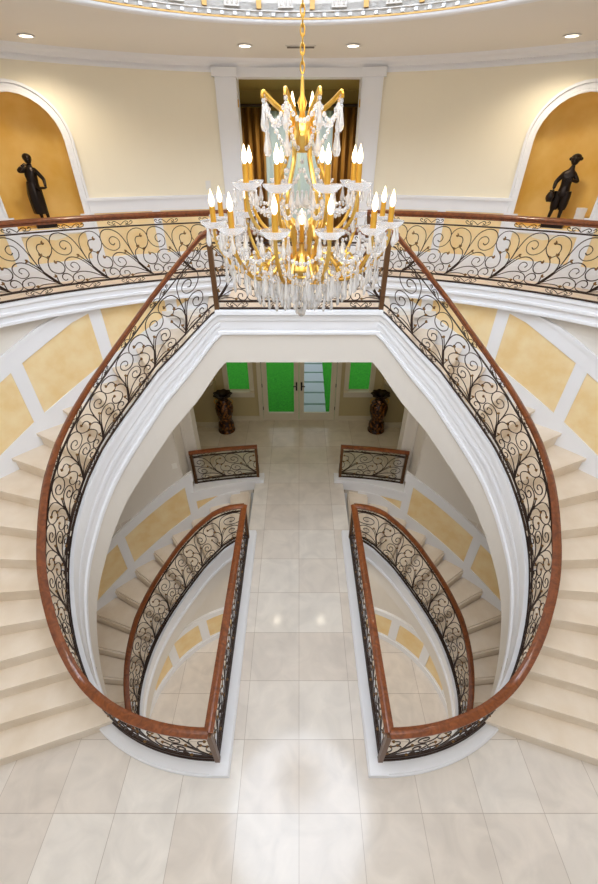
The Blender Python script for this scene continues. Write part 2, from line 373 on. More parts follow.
for SIDE in (1, -1):
    w = side_word[SIDE]
    st = thing('staircase', (-3.3, 2.1, 0), 'curved cream stone staircase climbing to the landing along the %s wall' % w, 'staircase', 'upward staircases')
    for k in range(1, 19):
        la, lb = line_for(k), line_for(k+1); mb = MB(); z = k*RISE
        # the tread overhangs its riser by a nosing
        i0, o0 = step_poly(shift(la, .028), shift(lb, -.02), RW); prism(mb, i0, o0, z-.05, z)
        i1, o1 = step_poly(la, lb, RW); prism(mb, i1, o1, z-RISE-.06, z-.05)
        mb.build('step', 'stone', st)
    # inner face: white moulding, pale plaster below it and the sloping underside
    prof_w = [(-.10,-.02),(-.10,0),(.075,0),(.075,-.06),(.045,-.075),(.045,-.19),(.03,-.21),(.03,-.40),(.018,-.42),(.018,-.46),(.045,-.475),(.045,-.53),(.02,-.56),(-.02,-.56)]
    mw, mp, ms, mc = MB(), MB(), MB(), MB(); rw, rp, rs, rc = [], [], [], []
    for i in range(0, 127, 3):
        t = 90-i; a = az_of(t); zs = interp(SHOE, a); D = interp(DEPTH, a)
        f = (.34+.12*min(1, (90-a)/75))/.70*D/D; sc = f*D/.56*.95
        rw.append([(*ell_pt(t, u), zs+v*sc) for u, v in prof_w])
        zt, zb = zs-.5*sc, zs-D
        rp.append([(*ell_pt(t, .016), zt), (*ell_pt(t, .016), zb), (*ell_pt(t, -.08), zb), (*ell_pt(t, -.08), zt)])
        q = ell_pt(t, .01); dvec = (Vector((CX, CY))-Vector((q.x, q.y))).normalized()*-1
        o = hit_outer(Vector((q.x, q.y)), Vector((-cos(rad(a)), sin(rad(a)))), RW)
        rs.append([(q.x+(o.x-q.x)*j/4, q.y+(o.y-q.y)*j/4, zb+(max(zb, zs-.75)-zb)*j/4) for j in range(5)])
    mw.sweep(rw); mp.sweep(rp); ms.grid(rs)
    mw.build('stringer_moulding', 'white', st); mp.build('stringer_face', 'lower_wall', st); ms.build('underside', 'lower_wall', st)
    dd = MB()          # egg-and-dart beads along the stringer
    for i in range(0, 285):
        t = 89.5-i*.42; a = az_of(t); zs = interp(SHOE, a); D = interp(DEPTH, a); sc = (.34+.12*min(1, (90-a)/75))/.70*D/.56*.95
        q = ell_pt(t, .034); dd.ell((q.x, q.y, zs-.30*sc), (.010, .010, .05*sc), 5, 3)
    dd.build('bead_ornament', 'white', st, kind='stuff')
    # downward stair
    sb = thing('lower_staircase', (-3.3, 5.0, LOW), 'cream stone staircase descending beneath the %s upward staircase' % w, 'staircase', 'downward staircases')
    for k in range(0, 15):
        la, lb = line_for(k, True), line_for(k+1, True); mb = MB(); z = -(k+1)*RISEL
        i0, o0 = step_poly(shift(la, 0.03), shift(lb, -.028), RW, 5, 1.79); prism(mb, i0, o0, z-.05, z)
        i1, o1 = step_poly(la, lb, RW, 5, 1.79); prism(mb, i1, o1, max(z-RISEL-.06, LOW), z-.05)
        mb.build('step', 'stone', sb)
    prof_l = [(-.10,-.02),(-.10,0),(.075,0),(.075,-.05),(.045,-.06),(.045,-.15),(.025,-.165),(.025,-.30),(.015,-.32),(.015,-.36),(.045,-.375),(.045,-.43),(.02,-.46),(-.02,-.46)]
    mw, mp = MB(), MB(); rw, rp = [], []
    for i in range(0, 124, 3):
        t = 90-i; a = az_of(t); zs = interp(SHOEB, a); tp = 1.65+.1*max(0, (t-50)/40)
        rw.append([(*ell_pt(t, u, top=tp), max(zs+v, LOW)) for u, v in prof_l])
        rp.append([(*ell_pt(t, .012, top=tp), max(LOW, zs-.4)), (*ell_pt(t, .012, top=tp), max(LOW, zs-.85)), (*ell_pt(t, -.5, top=tp), max(LOW, zs-.85)), (*ell_pt(t, -.5, top=tp), max(LOW, zs-.4))])
    mw.sweep(rw); mw.build('stringer_moulding', 'white', sb); mp.sweep(rp); mp.build('stringer_face', 'lower_wall', sb)
SIDE = 1

# ------------------------------------------------------------------ floors
def floor_hole(sx):
    L = []
    for i in range(0, 26): p = ell_pt(-90+i*3, 0.02); L.append((p.x, p.y))
    a = rad(-14); o = hit_outer(CN, Vector((-cos(a), sin(a))), RW); L.append((o.x, o.y))
    o1 = outer_ang(o); p2 = hit_outer(Vector((-1.0, 5)), Vector((0, 1)), RW); o2 = outer_ang(p2)
    for i in range(1, 15): q = wallp(o1+(o2-o1)*i/14, 0, RW); L.append((q[0], q[1]))
    L.append((-1.0, 6.6)); L.append((-1.0, 1.59))
    return [(x*sx, y) for x, y in L]
def slab(name, outer, holes, z, th, m, **kw):
    v, f = cdt_faces(outer, holes); mb = MB(); n = len(v)
    mb.add([(p.x, p.y, z) for p in v]+[(p.x, p.y, z-th) for p in v], f+[tuple(i+n for i in q[::-1]) for q in f])
    for loop in [outer]+holes:
        k = len(loop); mb.add([(x, y, z) for x, y in loop]+[(x, y, z-th) for x, y in loop], [(i, (i+1) % k, (i+1) % k+k, i+k) for i in range(k)])
    return mb.build(name, m, kind='structure', **kw)
circ = [(-6.0*sin(rad(a)), YC+6.0*cos(rad(a))) for a in range(34, 327, 4)]
outer = circ+[(3.35, 6.2), (3.35, 9.35), (-3.35, 9.35), (-3.35, 6.2)]
slab('floor', outer, [floor_hole(1), floor_hole(-1)], 0, .3, 'floor')
lowfl = [(-6.2*sin(rad(a)), YC+6.2*cos(rad(a))) for a in range(0, 360, 6)]
slab('floor', lowfl, [], LOW, .2, 'lower_floor')
# landing and gallery at the upper level
gal = [(-RG*sin(rad(a)), YC+RG*cos(rad(a))) for a in range(112, 10, -2)]+[(-1.0, 6.57), (-1.0, 4.9), (1.0, 4.9), (1.0, 6.57)]+[(RG*sin(rad(a)), YC+RG*cos(rad(a))) for a in range(12, 114, 2)]
gal += [(RU*sin(rad(a)), YC+RU*cos(rad(a))) for a in range(112, 9, -3)]+[(.95, 7.7), (.95, 9.6), (-.95, 9.6), (-.95, 7.7)]+[(-RU*sin(rad(a)), YC+RU*cos(rad(a))) for a in range(10, 113, 3)]
slab('floor', gal, [], UP, .2, 'landing')
# landing fascia
mb = MB(); prof = [(4.96,4.46),(4.96,4.48),(4.80,4.48),(4.80,4.42),(4.835,4.40),(4.835,4.31),(4.85,4.295),(4.85,4.17),(4.86,4.155),(4.86,4.125),(4.835,4.115),(4.835,4.075),(4.86,4.05),(4.9,4.05)]
mb.sweep([[(x, y, 4.48-(4.48-z)*.755) for y, z in prof] for x in (-1.03, 1.03)]); mb.build('trim_1', 'white', kind='structure')
mb = MB(); mb.box(-1.02, 1.02, 4.862, 5.0, 3.78, 4.2); mb.build('wall_landing', 'lower_wall', kind='structure')
mb = MB(); mb.box(-1.0, 1.0, 5.0, 6.7, 3.78, 4.02); mb.build('ceiling_landing', 'ceiling', kind='structure')
tn = [1]
def trim(mb, m='white', smooth=False):
    tn[0] += 1; return mb.build('trim_%d' % tn[0], m, kind='structure', smooth=smooth)
for SIDE in (1, -1):
    # gallery edge moulding
    mb = MB(); prof = [(.10,4.46),(.10,4.48),(-.07,4.48),(-.07,4.44),(-.045,4.425),(-.045,4.37),(-.06,4.36),(-.06,4.33),(-.02,4.315),(-.02,4.245),(-.04,4.235),(-.04,4.205),(.0,4.19),(.13,4.185)]
    mb.sweep([[wallp(rad(a), z, RG+u) for u, z in prof] for a in [9.6+i*2 for i in range(50)]]); trim(mb)
    # curbs of the well
    mb = MB(); prof = [(-.15,0),(-.15,.06),(-.135,.075),(-.135,.1),(.06,.1),(.06,0)]
    rings = []
    for i in range(0, 26):
        t = -88.3+i*2.11; rings.append([(*ell_pt(t, u), z*.99) for u, z in prof])
    mb.sweep(rings); trim(mb)
    mb = MB(); mb.sweep([[(x, y, z) for x, z in ((-.83,0),(-.83,.06),(-.845,.075),(-.845,.1),(-1.06,.1),(-1.06,0))] for y in (1.42, 5.18)]); trim(mb)
    # curb and stair wall below the foyer guard
    mb = MB(); rings = []
    for i in range(13):
        x = -.8-i*.128; y = -3.21+math.sqrt(100-x*x); yf = min(y-.13, YC+math.sqrt((RW-.05)**2-x*x))-y; rings.append([(x, y+u, z) for u, z in ((.12,0),(.12,.12),(yf,.12),(yf,.03),(yf+.03,.01),(yf+.03,-.18),(.12,-.18))])
    mb.sweep(rings); trim(mb)
    mb = MB(); mb.sweep([[wallp(rad(a), z, r) for r, z in ((RW,-.02),(RW,LOW),(RW+.2,LOW),(RW+.2,-.02))] for a in [8+i*2 for i in range(10)]]); mb.build('wall_stair', 'white', kind='structure')
SIDE = 1

# ------------------------------------------------------------------ curved stair walls with wainscot
def band(mb, R0, R1, a0, a1, zlo, zhi, n=16):
    rings = []
    for i in range(n+1):
        a = a0+(a1-a0)*i/n; z0, z1 = zlo(a), zhi(a)
        rings.append([wallp(rad(a), z0, R0), wallp(rad(a), z1, R0), wallp(rad(a), z1, R1), wallp(rad(a), z0, R1)])
    mb.sweep(rings)
def nosing_table(lower):
    T = []
    for k in (range(0, 15) if lower else range(1, 19)):
        p, d = line_for(k, lower); q = hit_outer(p, d, RW); T.append((math.degrees(outer_ang(q)), -k*RISEL if lower else k*RISE))
    return sorted(T)
NU, NL = nosing_table(False), nosing_table(True)
def lin_ext(T, a):
    if a < T[0][0]: (x0,y0),(x1,y1) = T[0], T[3]
    elif a > T[-1][0]: (x0,y0),(x1,y1) = T[-4], T[-1]
    else: return interp(T, a)
    return y0+(y1-y0)*(a-x0)/(x1-x0)
for SIDE in (1, -1):
    mb = MB(); cols = []
    rings = [[wallp(rad(a), z, r) for r, z in ((RW,LOW),(RW,4.2),(RW+.18,4.2),(RW+.18,LOW))] for a in [26+i*2 for i in range(48)]]
    mb.sweep(rings); w_ = mb.build('wall_'+side_word[SIDE], 'lower_wall', kind='structure')
    zu = lambda a: lin_ext(NU, a)
    zl = lambda a: lin_ext(NL, a)
    for up_, z0, lo_a, hi_a, stiles in ((True, zu, 14, 86, (14, 21.5, 33, 45.5, 58, 71)), (False, zl, 14, 78, (25, 41.3, 57, 72))):
        def lim(a, up_=up_): return 4.2 if up_ else (-.16 if a < 23.8 else 9)
        g = lambda d: (lambda a: min(lim(a), z0(a)+d))
        a0 = lo_a if up_ else 23.8
        cap = MB(); band(cap, RW+.02, RW-.045, a0, hi_a, g(1.2), lambda a: min(lim(a)+.01, z0(a)+1.26)); band(cap, RW+.02, RW-.03, a0, hi_a, g(1.0), lambda a: min(lim(a)+.005, z0(a)+1.2)); trim(cap)
        sk = MB(); band(sk, RW+.02, RW-.03, lo_a, hi_a, g(-.45), g(.17), 40); trim(sk)
        yl = MB(); band(yl, RW+.02, RW-.012, lo_a, hi_a, g(.1), g(1.05), 40); trim(yl, 'yellow')
        for a in stiles:
            m2 = MB(); band(m2, RW+.02, RW-.03, a-.9, a+.9, g(.12), g(1.1), 2); trim(m2)
    # basement wall inside the stair
    mb = MB(); rings = []
    def bw(t, off=0): return ell_pt(t, off, rx=2.27, top=2.1, bot=2.1)
    T = [90-i*4 for i in range(28)]
    mb.sweep([[(*bw(t, 0), LOW), (*bw(t, 0), min(-.3, interp(SHOEB, az_of(t))-.5)), (*bw(t, -.12), min(-.3, interp(SHOEB, az_of(t))-.5)), (*bw(t, -.12), LOW)] for t in T])
    mb.build('wall_lower_'+side_word[SIDE], 'lower_wall', kind='structure')
    for z0, z1, off, m in ((0,.18,.04,'white'),(.18,.22,.02,'white'),(.95,1.12,.03,'white'),(1.12,1.17,.06,'white'),(.2,.98,.01,'yellow')):
        b2 = MB(); b2.sweep([[(*bw(t, off), LOW+z0), (*bw(t, off), LOW+z1), (*bw(t, -.05), LOW+z1), (*bw(t, -.05), LOW+z0)] for t in T if interp(SHOEB, az_of(t)) > LOW+.9]); trim(b2, m)
    for tc in (75, 55, 33, 12):
        b2 = MB(); b2.sweep([[(*bw(t, .03), LOW+.18), (*bw(t, .03), LOW+1.0), (*bw(t, -.05), LOW+1.0), (*bw(t, -.05), LOW+.18)] for t in (tc-2.6, tc, tc+2.6)]); trim(b2)
SIDE = 1
mb = MB(); mb.box(-1., 1., 5.33, 5.45, LOW, -.3); mb.build('wall_lower_middle', 'lower_wall', kind='structure')
mb = MB(); mb.box(-1., 1., 5.27, 5.34, LOW+.95, LOW+1.17); mb.box(-1., 1., 5.29, 5.34, LOW, LOW+.2); trim(mb)
mb = MB(); mb.box(-1., 1., 5.31, 5.335, LOW+.2, LOW+.95); trim(mb, 'yellow')

# ------------------------------------------------------------------ upper wall with niches and the doorway
NAZ, NHW, NZ0, NSP, NDEP = 34.1, .50, 5.14, 6.17, .44
def arch(c, hw, z0, zs, n=14): return [(c-hw, z0), (c+hw, z0)]+[(c+hw*cos(pi*i/n), zs+hw*sin(pi*i/n)) for i in range(n+1)]
ca = rad(NAZ)*RU; AMAX = rad(112)*RU
outer = [(-AMAX, UP-.3), (AMAX, UP-.3), (AMAX, CEIL+.02), (-AMAX, CEIL+.02)]
DOOR = .95
holes = [arch(ca, NHW, NZ0, NSP), arch(-ca, NHW, NZ0, NSP), [(-DOOR, UP-.01), (DOOR, UP-.01), (DOOR, 6.94), (-DOOR, 6.94)]]
extra = [(a*.2, z) for a in range(int(-AMAX/.2)+1, int(AMAX/.2)) for z in (4.8, 5.4, 6.0, 6.6)] + [(a*.2, z) for a in range(int(-AMAX/.2)+1, int(AMAX/.2)) for z in (UP-.3, CEIL+.02)]
v, f = cdt_faces(outer, holes, extra)
mb = MB(); mb.add([wallp(p.x/RU, p.y, RU) for p in v], f); wb = mb.build('wall_back', 'wall', kind='structure')
so = wb.modifiers.new('thick', 'SOLIDIFY'); so.thickness = .1
n0 = wb.data.polygons[len(wb.data.polygons)//2]; c0 = n0.center+wb.location; out = Vector((c0.x, c0.y-YC, 0)).dot(n0.normal) > 0
so.offset = 1 if out else -1
for SIDE in (1, -1):
    # niche shell
    mb = MB(); rows = []
    lv = [(NHW, z, NDEP) for z in (NZ0, 5.4, 5.8, NSP)]+[(NHW*cos(b), NSP+NHW*sin(b), NDEP*max(cos(b), .0)) for b in [pi/2*i/8 for i in range(1, 9)]]
    for hw, z, dp in lv: rows.append([wallp((ca+max(hw, .001)*cos(pi*j/16))/RU, z, RU+dp*sin(pi*j/16)) for j in range(17)])
    mb.grid(rows); mb.build('wall_niche_'+side_word[SIDE], 'gold_wall', kind='structure', smooth=True)
    mb = MB(); bot = [wallp((ca+(NHW+.02)*cos(pi*j/16))/RU, NZ0, RU+(NDEP+.02)*sin(pi*j/16)) for j in range(17)]
    mb.add(bot+[(x, y, z-.06) for x, y, z in bot], [tuple(range(17)), tuple(range(33, 16, -1))]+[(j, (j+1) % 17, (j+1) % 17+17, j+17) for j in range(17)]); trim(mb, 'gold_wall')
    # niche casing
    mb = MB(); rings = []
    o1 = [(ca+NHW, NZ0-.02)]+[(ca+NHW*cos(pi*i/20), NSP+NHW*sin(pi*i/20)) for i in range(21)]+[(ca-NHW, NZ0-.02)]
    def nrm(i): 
        a, b = o1[max(i-1,0)], o1[min(i+1,len(o1)-1)]; t = Vector((b[0]-a[0], b[1]-a[1])).normalized(); return Vector((t.y, -t.x))
    for i, (a, z) in enumerate(o1):
        n = nrm(i); rings.append([wallp((a+n.x*u)/RU, z+n.y*u, RU-h) for u, h in ((0,-.03),(0,.03),(.03,.03),(.035,.02),(.08,.02),(.09,.045),(.12,.045),(.12,-.02))])
    mb.sweep(rings); trim(mb)
    # wainscot of the gallery wall
    a_in, a_out = 8.0, 106.
    mb = MB(); c = lambda z: (lambda a: z)
    band(mb, RU+.01, RU-.03, 10.5, 29.2, c(5.30), c(5.46), 10); band(mb, RU+.01, RU-.05, 10.5, 29.2, c(5.46), c(5.50), 10)
    band(mb, RU+.01, RU-.03, 39.0, a_out, c(5.30), c(5.46), 30); band(mb, RU+.01, RU-.05, 39.0, a_out, c(5.46), c(5.50), 30)
    band(mb, RU+.01, RU-.03, 29.2, 39., c(5.06), c(5.13), 8); trim(mb)
    mb = MB(); band(mb, RU+.01, RU-.035, 10.5, a_out, c(UP), c(4.68), 40); band(mb, RU+.01, RU-.05, 10.5, a_out, c(UP), c(4.6), 40); trim(mb)
    mb = MB(); band(mb, RU+.01, RU-.01, 10.5, 29.2, c(4.62), c(5.32), 10); band(mb, RU+.01, RU-.01, 29.2, 39., c(4.62), c(5.04), 8); band(mb, RU+.01, RU-.01, 39., a_out, c(4.62), c(5.32), 30); trim(mb, 'yellow')
    for a0, a1, zt in ((28.6,30.3,5.3),(37.9,39.5,5.3),(20,21.1,5.35),(48.5,50,5.35),(60,61.5,5.35),(11.4,12.3,5.35)):
        mb = MB(); band(mb, RU+.01, RU-.03, a0, a1, c(4.62), c(zt), 3); trim(mb)
    # pilaster beside the doorway
    mb = MB(); band(mb, RU+.01, RU-.07, 8.15, 10.65, c(UP), c(6.93), 3); band(mb, RU+.01, RU-.085, 8.4, 8.75, c(UP+.3), c(6.9), 1); band(mb, RU+.01, RU-.085, 10.05, 10.4, c(UP+.3), c(6.9), 1)
    band(mb, RU+.01, RU-.11, 7.9, 11.0, c(6.93), c(7.03), 3); band(mb, RU+.01, RU-.1, 7.95, 10.9, c(UP), c(4.7), 3); trim(mb)
    mb = MB(); mb.box(-.97, -.91, 7.66, 7.95, UP, 6.95); trim(mb)
    hg = thing('door_hinge_set', (-.91, 7.7, 5), 'brass hinges on the %s jamb of the upper doorway' % side_word[SIDE], 'hinge', 'hinges of the upper doorway')
    for z in (5.05, 5.75, 6.6):
        mb = MB(); mb.tube([(-.905, 7.68, z), (-.905, 7.68, z+.09)], .012, 8); mb.build('hinge', 'brass', hg)
SIDE = 1
mb = MB(); mb.box(-1.02, 1.02, 7.655, 7.86, 6.93, 7.035); trim(mb)
# cornice with dentils
mb = MB(); prof = [(.02,6.98),(-.03,6.98),(-.04,7.0),(-.04,7.03),(-.07,7.04),(-.09,7.07),(-.13,7.09),(-.15,7.12),(.02,7.12)]
mb.sweep([[wallp(rad(a), z, RU+u) for u, z in prof] for a in [-110+i*2.5 for i in range(89)]]); trim(mb)
mb = MB()
for i in range(380):
    a = -62+i*124/379
    if abs(a) < 11.2: continue
    band(mb, RU, RU-.055, a-.08, a+.08, lambda a: 7.005, lambda a: 7.035, 1)
tn[0] += 1; mb.build('trim_%d' % tn[0], 'white', kind='structure')

# ------------------------------------------------------------------ ceiling, dome, skylight
DC, DR = Vector((0, 2.66)), 3.08
out = [(6.75*sin(rad(a)), YC+6.75*cos(rad(a))) for a in range(-112, 113, 4)]+[(5.5, -2.6), (-5.5, -2.6)]
hole = [(DR*sin(rad(a)), DC.y+DR*cos(rad(a))) for a in range(0, 360, 4)]
slab('ceiling', out, [hole], CEIL+.12, .12, 'ceiling')
def ring(prof, m, k=90, name=None, smooth=True):
    mb = MB(); rows = [[((r)*sin(2*pi*j/k), DC.y+r*cos(2*pi*j/k), z) for j in range(k+1)] for r, z in prof]
    mb.grid(rows); return mb
trim(ring([(DR+.085,CEIL+.0),(DR+.08,CEIL-.018),(DR+.05,CEIL-.027),(DR+.015,CEIL-.024),(DR-.005,CEIL-.006),(DR-.008,CEIL+.006)], 'white'), smooth=True)
trim(ring([(DR-.005,CEIL+.004),(DR-.014,CEIL+.007),(DR-.014,CEIL+.017),(DR-.004,CEIL+.022)], 'medallion'), 'medallion', True)
trim(ring([(DR-.0,CEIL+.02),(DR-.0,CEIL+.058),(DR-.012,CEIL+.06),(DR-.012,CEIL+.066),(DR,CEIL+.07),(DR,CEIL+.30),(DR-.06,CEIL+.31),(DR-.08,CEIL+.34),(DR-.04,CEIL+.36)], 'white'), 'dome_white')
mb = MB()
for i in range(150):
    a = 2*pi*i/150; r0 = DR-.008; t = .016
    for da in (0,):
        x, y = r0*sin(a), DC.y+r0*cos(a); q = Matrix.Rotation(-a, 3, 'Z')
        vs = [q@Vector((sx*t, sy*.012, 0))+Vector((x, y, z)) for z in (CEIL+.026, CEIL+.05) for sx, sy in ((-1,-1),(1,-1),(1,1),(-1,1))]
        mb.add(vs, [(0,1,2,3),(4,5,6,7),(0,1,5,4),(1,2,6,5),(2,3,7,6),(3,0,4,7)])
trim(mb)
mb = MB(); mg = MB()
for i in range(72):
    a = 2*pi*(i+.5)/72
    tgt, t, r0, z0, z1 = (mb, .075, DR-.008, CEIL+.085, CEIL+.165) if i % 2 else (mg, .024, DR-.01, CEIL+.075, CEIL+.175)
    x, y = r0*sin(a), DC.y+r0*cos(a); q = Matrix.Rotation(-a, 3, 'Z')
    vs = [q@Vector((sx*t, sy*.02, 0))+Vector((x, y, z)) for z in (z0, z1) for sx, sy in ((-1,-1),(1,-1),(1,1),(-1,1))]
    tgt.add(vs, [(0,1,2,3),(4,5,6,7),(0,1,5,4),(1,2,6,5),(2,3,7,6),(3,0,4,7)])
    if i % 2:
        for j in range(3): mb.ell(tuple(q@Vector((-.045+.045*j, -.02, 0))+Vector((x, y, CEIL+.125))), (.018,.012,.032), 6, 4)
trim(mb, 'dome_white'); trim(mg, 'medallion')
dome = [(DR-.04,CEIL+.36)]+[(1.95+(DR-.04-1.95)*cos(b), CEIL+.36+1.3*sin(b)) for b in [pi/2*i/10 for i in range(1, 11)]]
dm = ring(dome, 'white').build('ceiling_dome', 'ceiling', kind='structure', smooth=True)
mb = MB(); mb.add([(1.97*sin(rad(a)), DC.y+.2+1.97*cos(rad(a)), CEIL+1.67) for a in range(0, 360, 6)], [tuple(range(60))]); 
mb.add([(1.97*sin(rad(a)), DC.y+.2+1.97*cos(rad(a)), CEIL+1.70) for a in range(0, 360, 6)], [tuple(range(60))]); mb.build('window_skylight', 'sky_glass', kind='structure')
# recessed lights and vent
for lx, ly, lab in ((-3.1,6.31,'small round recessed ceiling light above the left niche'),(-.67,6.8,'small round recessed ceiling light just left of the chandelier chain'),(.67,6.8,'small round recessed ceiling light just right of the chandelier chain'),(3.1,6.31,'small round recessed ceiling light above the right niche')):
    t = thing('recessed_light', (lx, ly, CEIL), lab, 'ceiling light', 'recessed lights'); mb = MB()
    mb.lathe([(.075,-.001),(.09,-.004),(.095,-.012),(.07,-.012),(.07,-.001)], (lx, ly, CEIL), 24); mb.build('trim_ring', 'white', t)
    mb = MB(); mb.lathe([(.001,-.009),(.07,-.009),(.07,-.003),(.001,-.003)], (lx, ly, CEIL), 24); mb.build('lamp', 'downlight', t)
t = thing('ceiling_vent', (.02, 6.86, CEIL), 'narrow slotted air vent in the ceiling behind the chandelier chain', 'vent')
mb = MB(); mb.box(-.17, .21, 6.80, 6.92, CEIL-.01, CEIL-.001); mb.build('frame', 'ceiling', t)
for k in range(3): mb = MB(); mb.box(-.15, .19, 6.82+k*.03, 6.835+k*.03, CEIL-.016, CEIL-.011); mb.build('slot', 'grille', t)

# ------------------------------------------------------------------ room beyond the upper doorway
mb = MB(); mb.box(-2.4, 2.4, 9.95, 10.05, UP-.2, 4.75); mb.box(-2.4, -1.0, 9.95, 10.05, 4.75, 7.2); mb.box(1.0, 2.4, 9.95, 10.05, 4.75, 7.2); mb.box(-1.0, 1.0, 9.95, 10.05, 6.7, 7.2); mb.build('wall_far_room', 'olive', kind='structure')
for sx in (-1, 1): mb = MB(); mb.box(min(sx*2.4, sx*2.5), max(sx*2.4, sx*2.5), 7.8, 10.05, UP-.2, 7.2); mb.build('wall_far_room', 'olive', kind='structure')
mb = MB(); mb.box(-2.5, 2.5, 7.75, 10.05, 7.02, 7.2); mb.build('ceiling_far_room', 'olive', kind='structure')
mb = MB(); mb.box(-2.5, 2.5, 7.78, 10.05, UP-.2, UP-.001); mb.build('floor_far_room', 'dark_wood', kind='structure')
mb = MB(); mb.box(-1.05, 1.05, 9.93, 9.99, 4.72, 4.8); mb.box(-1.05, -.98, 9.93, 9.99, 4.8, 6.7); mb.box(.98, 1.05, 9.93, 9.99, 4.8, 6.7); mb.box(-1.05, 1.05, 9.93, 9.99, 6.64, 6.72); mb.box(-.025, .025, 9.94, 9.98, 4.8, 6.65); mb.build('window_1', 'white', kind='structure')
mb = MB(); mb.box(-2.4, 2.4, 9.86, 9.95, 6.82, 7.02); mb.build('trim_60', 'olive', kind='structure')
t = thing('curtain_rod', (0, 9.72, 6.78), 'dark curtain rod across the window of the room behind the chandelier', 'curtain rod')
mb = MB(); mb.tube([(-1.7, 9.72, 6.79), (1.7, 9.72, 6.79)], .022, 8); mb.build('rod', 'rod', t)
for x in (-1.72, 1.72): mb = MB(); mb.ell((x, 9.72, 6.79), (.05,.05,.05)); mb.build('finial', 'rod', t)
def curtain(x0, x1, y, z0, z1, amp, folds, m, label, group):
    mb = MB(); n = folds*6; rows = []
    for z in (z1, (z0+z1)/2, z0):
        rows.append([(x0+(x1-x0)*i/n, y+amp*sin(2*pi*folds*i/n), z) for i in range(n+1)])
    mb.grid(rows); o = mb.build('curtain', m, label=label, cat='curtain', group=group, smooth=True)
    s_ = o.modifiers.new('thick', 'SOLIDIFY'); s_.thickness = .004
    return o
sh = M['sheer'].node_tree; tr = sh.nodes.new('ShaderNodeBsdfTranslucent'); tr.inputs[0].default_value = lin((214, 240, 232)); tp = sh.nodes.new('ShaderNodeBsdfTransparent'); mxs = sh.nodes.new('ShaderNodeMixShader'); mx2 = sh.nodes.new('ShaderNodeMixShader')
mxs.inputs[0].default_value = .6; mx2.inputs[0].default_value = .68
sh.links.new(sh.nodes['Principled BSDF'].outputs[0], mxs.inputs[1]); sh.links.new(tr.outputs[0], mxs.inputs[2]); sh.links.new(mxs.outputs[0], mx2.inputs[1]); sh.links.new(tp.outputs[0], mx2.inputs[2]); sh.links.new(mx2.outputs[0], sh.nodes['Material Output'].inputs[0])
curtain(-1.5, -.66, 9.72, UP+.02, 6.76, .05, 6, 'drape', 'brown gold curtain hanging at the left of the window behind the chandelier', 'gold curtains')
curtain(.66, 1.5, 9.72, UP+.02, 6.76, .05, 6, 'drape', 'brown gold curtain hanging at the right of the window behind the chandelier', 'gold curtains')
curtain(-.98, .98, 9.85, 4.75, 6.72, .03, 12, 'sheer', 'pale blue green sheer curtain across the window behind the chandelier', 'sheer curtains')

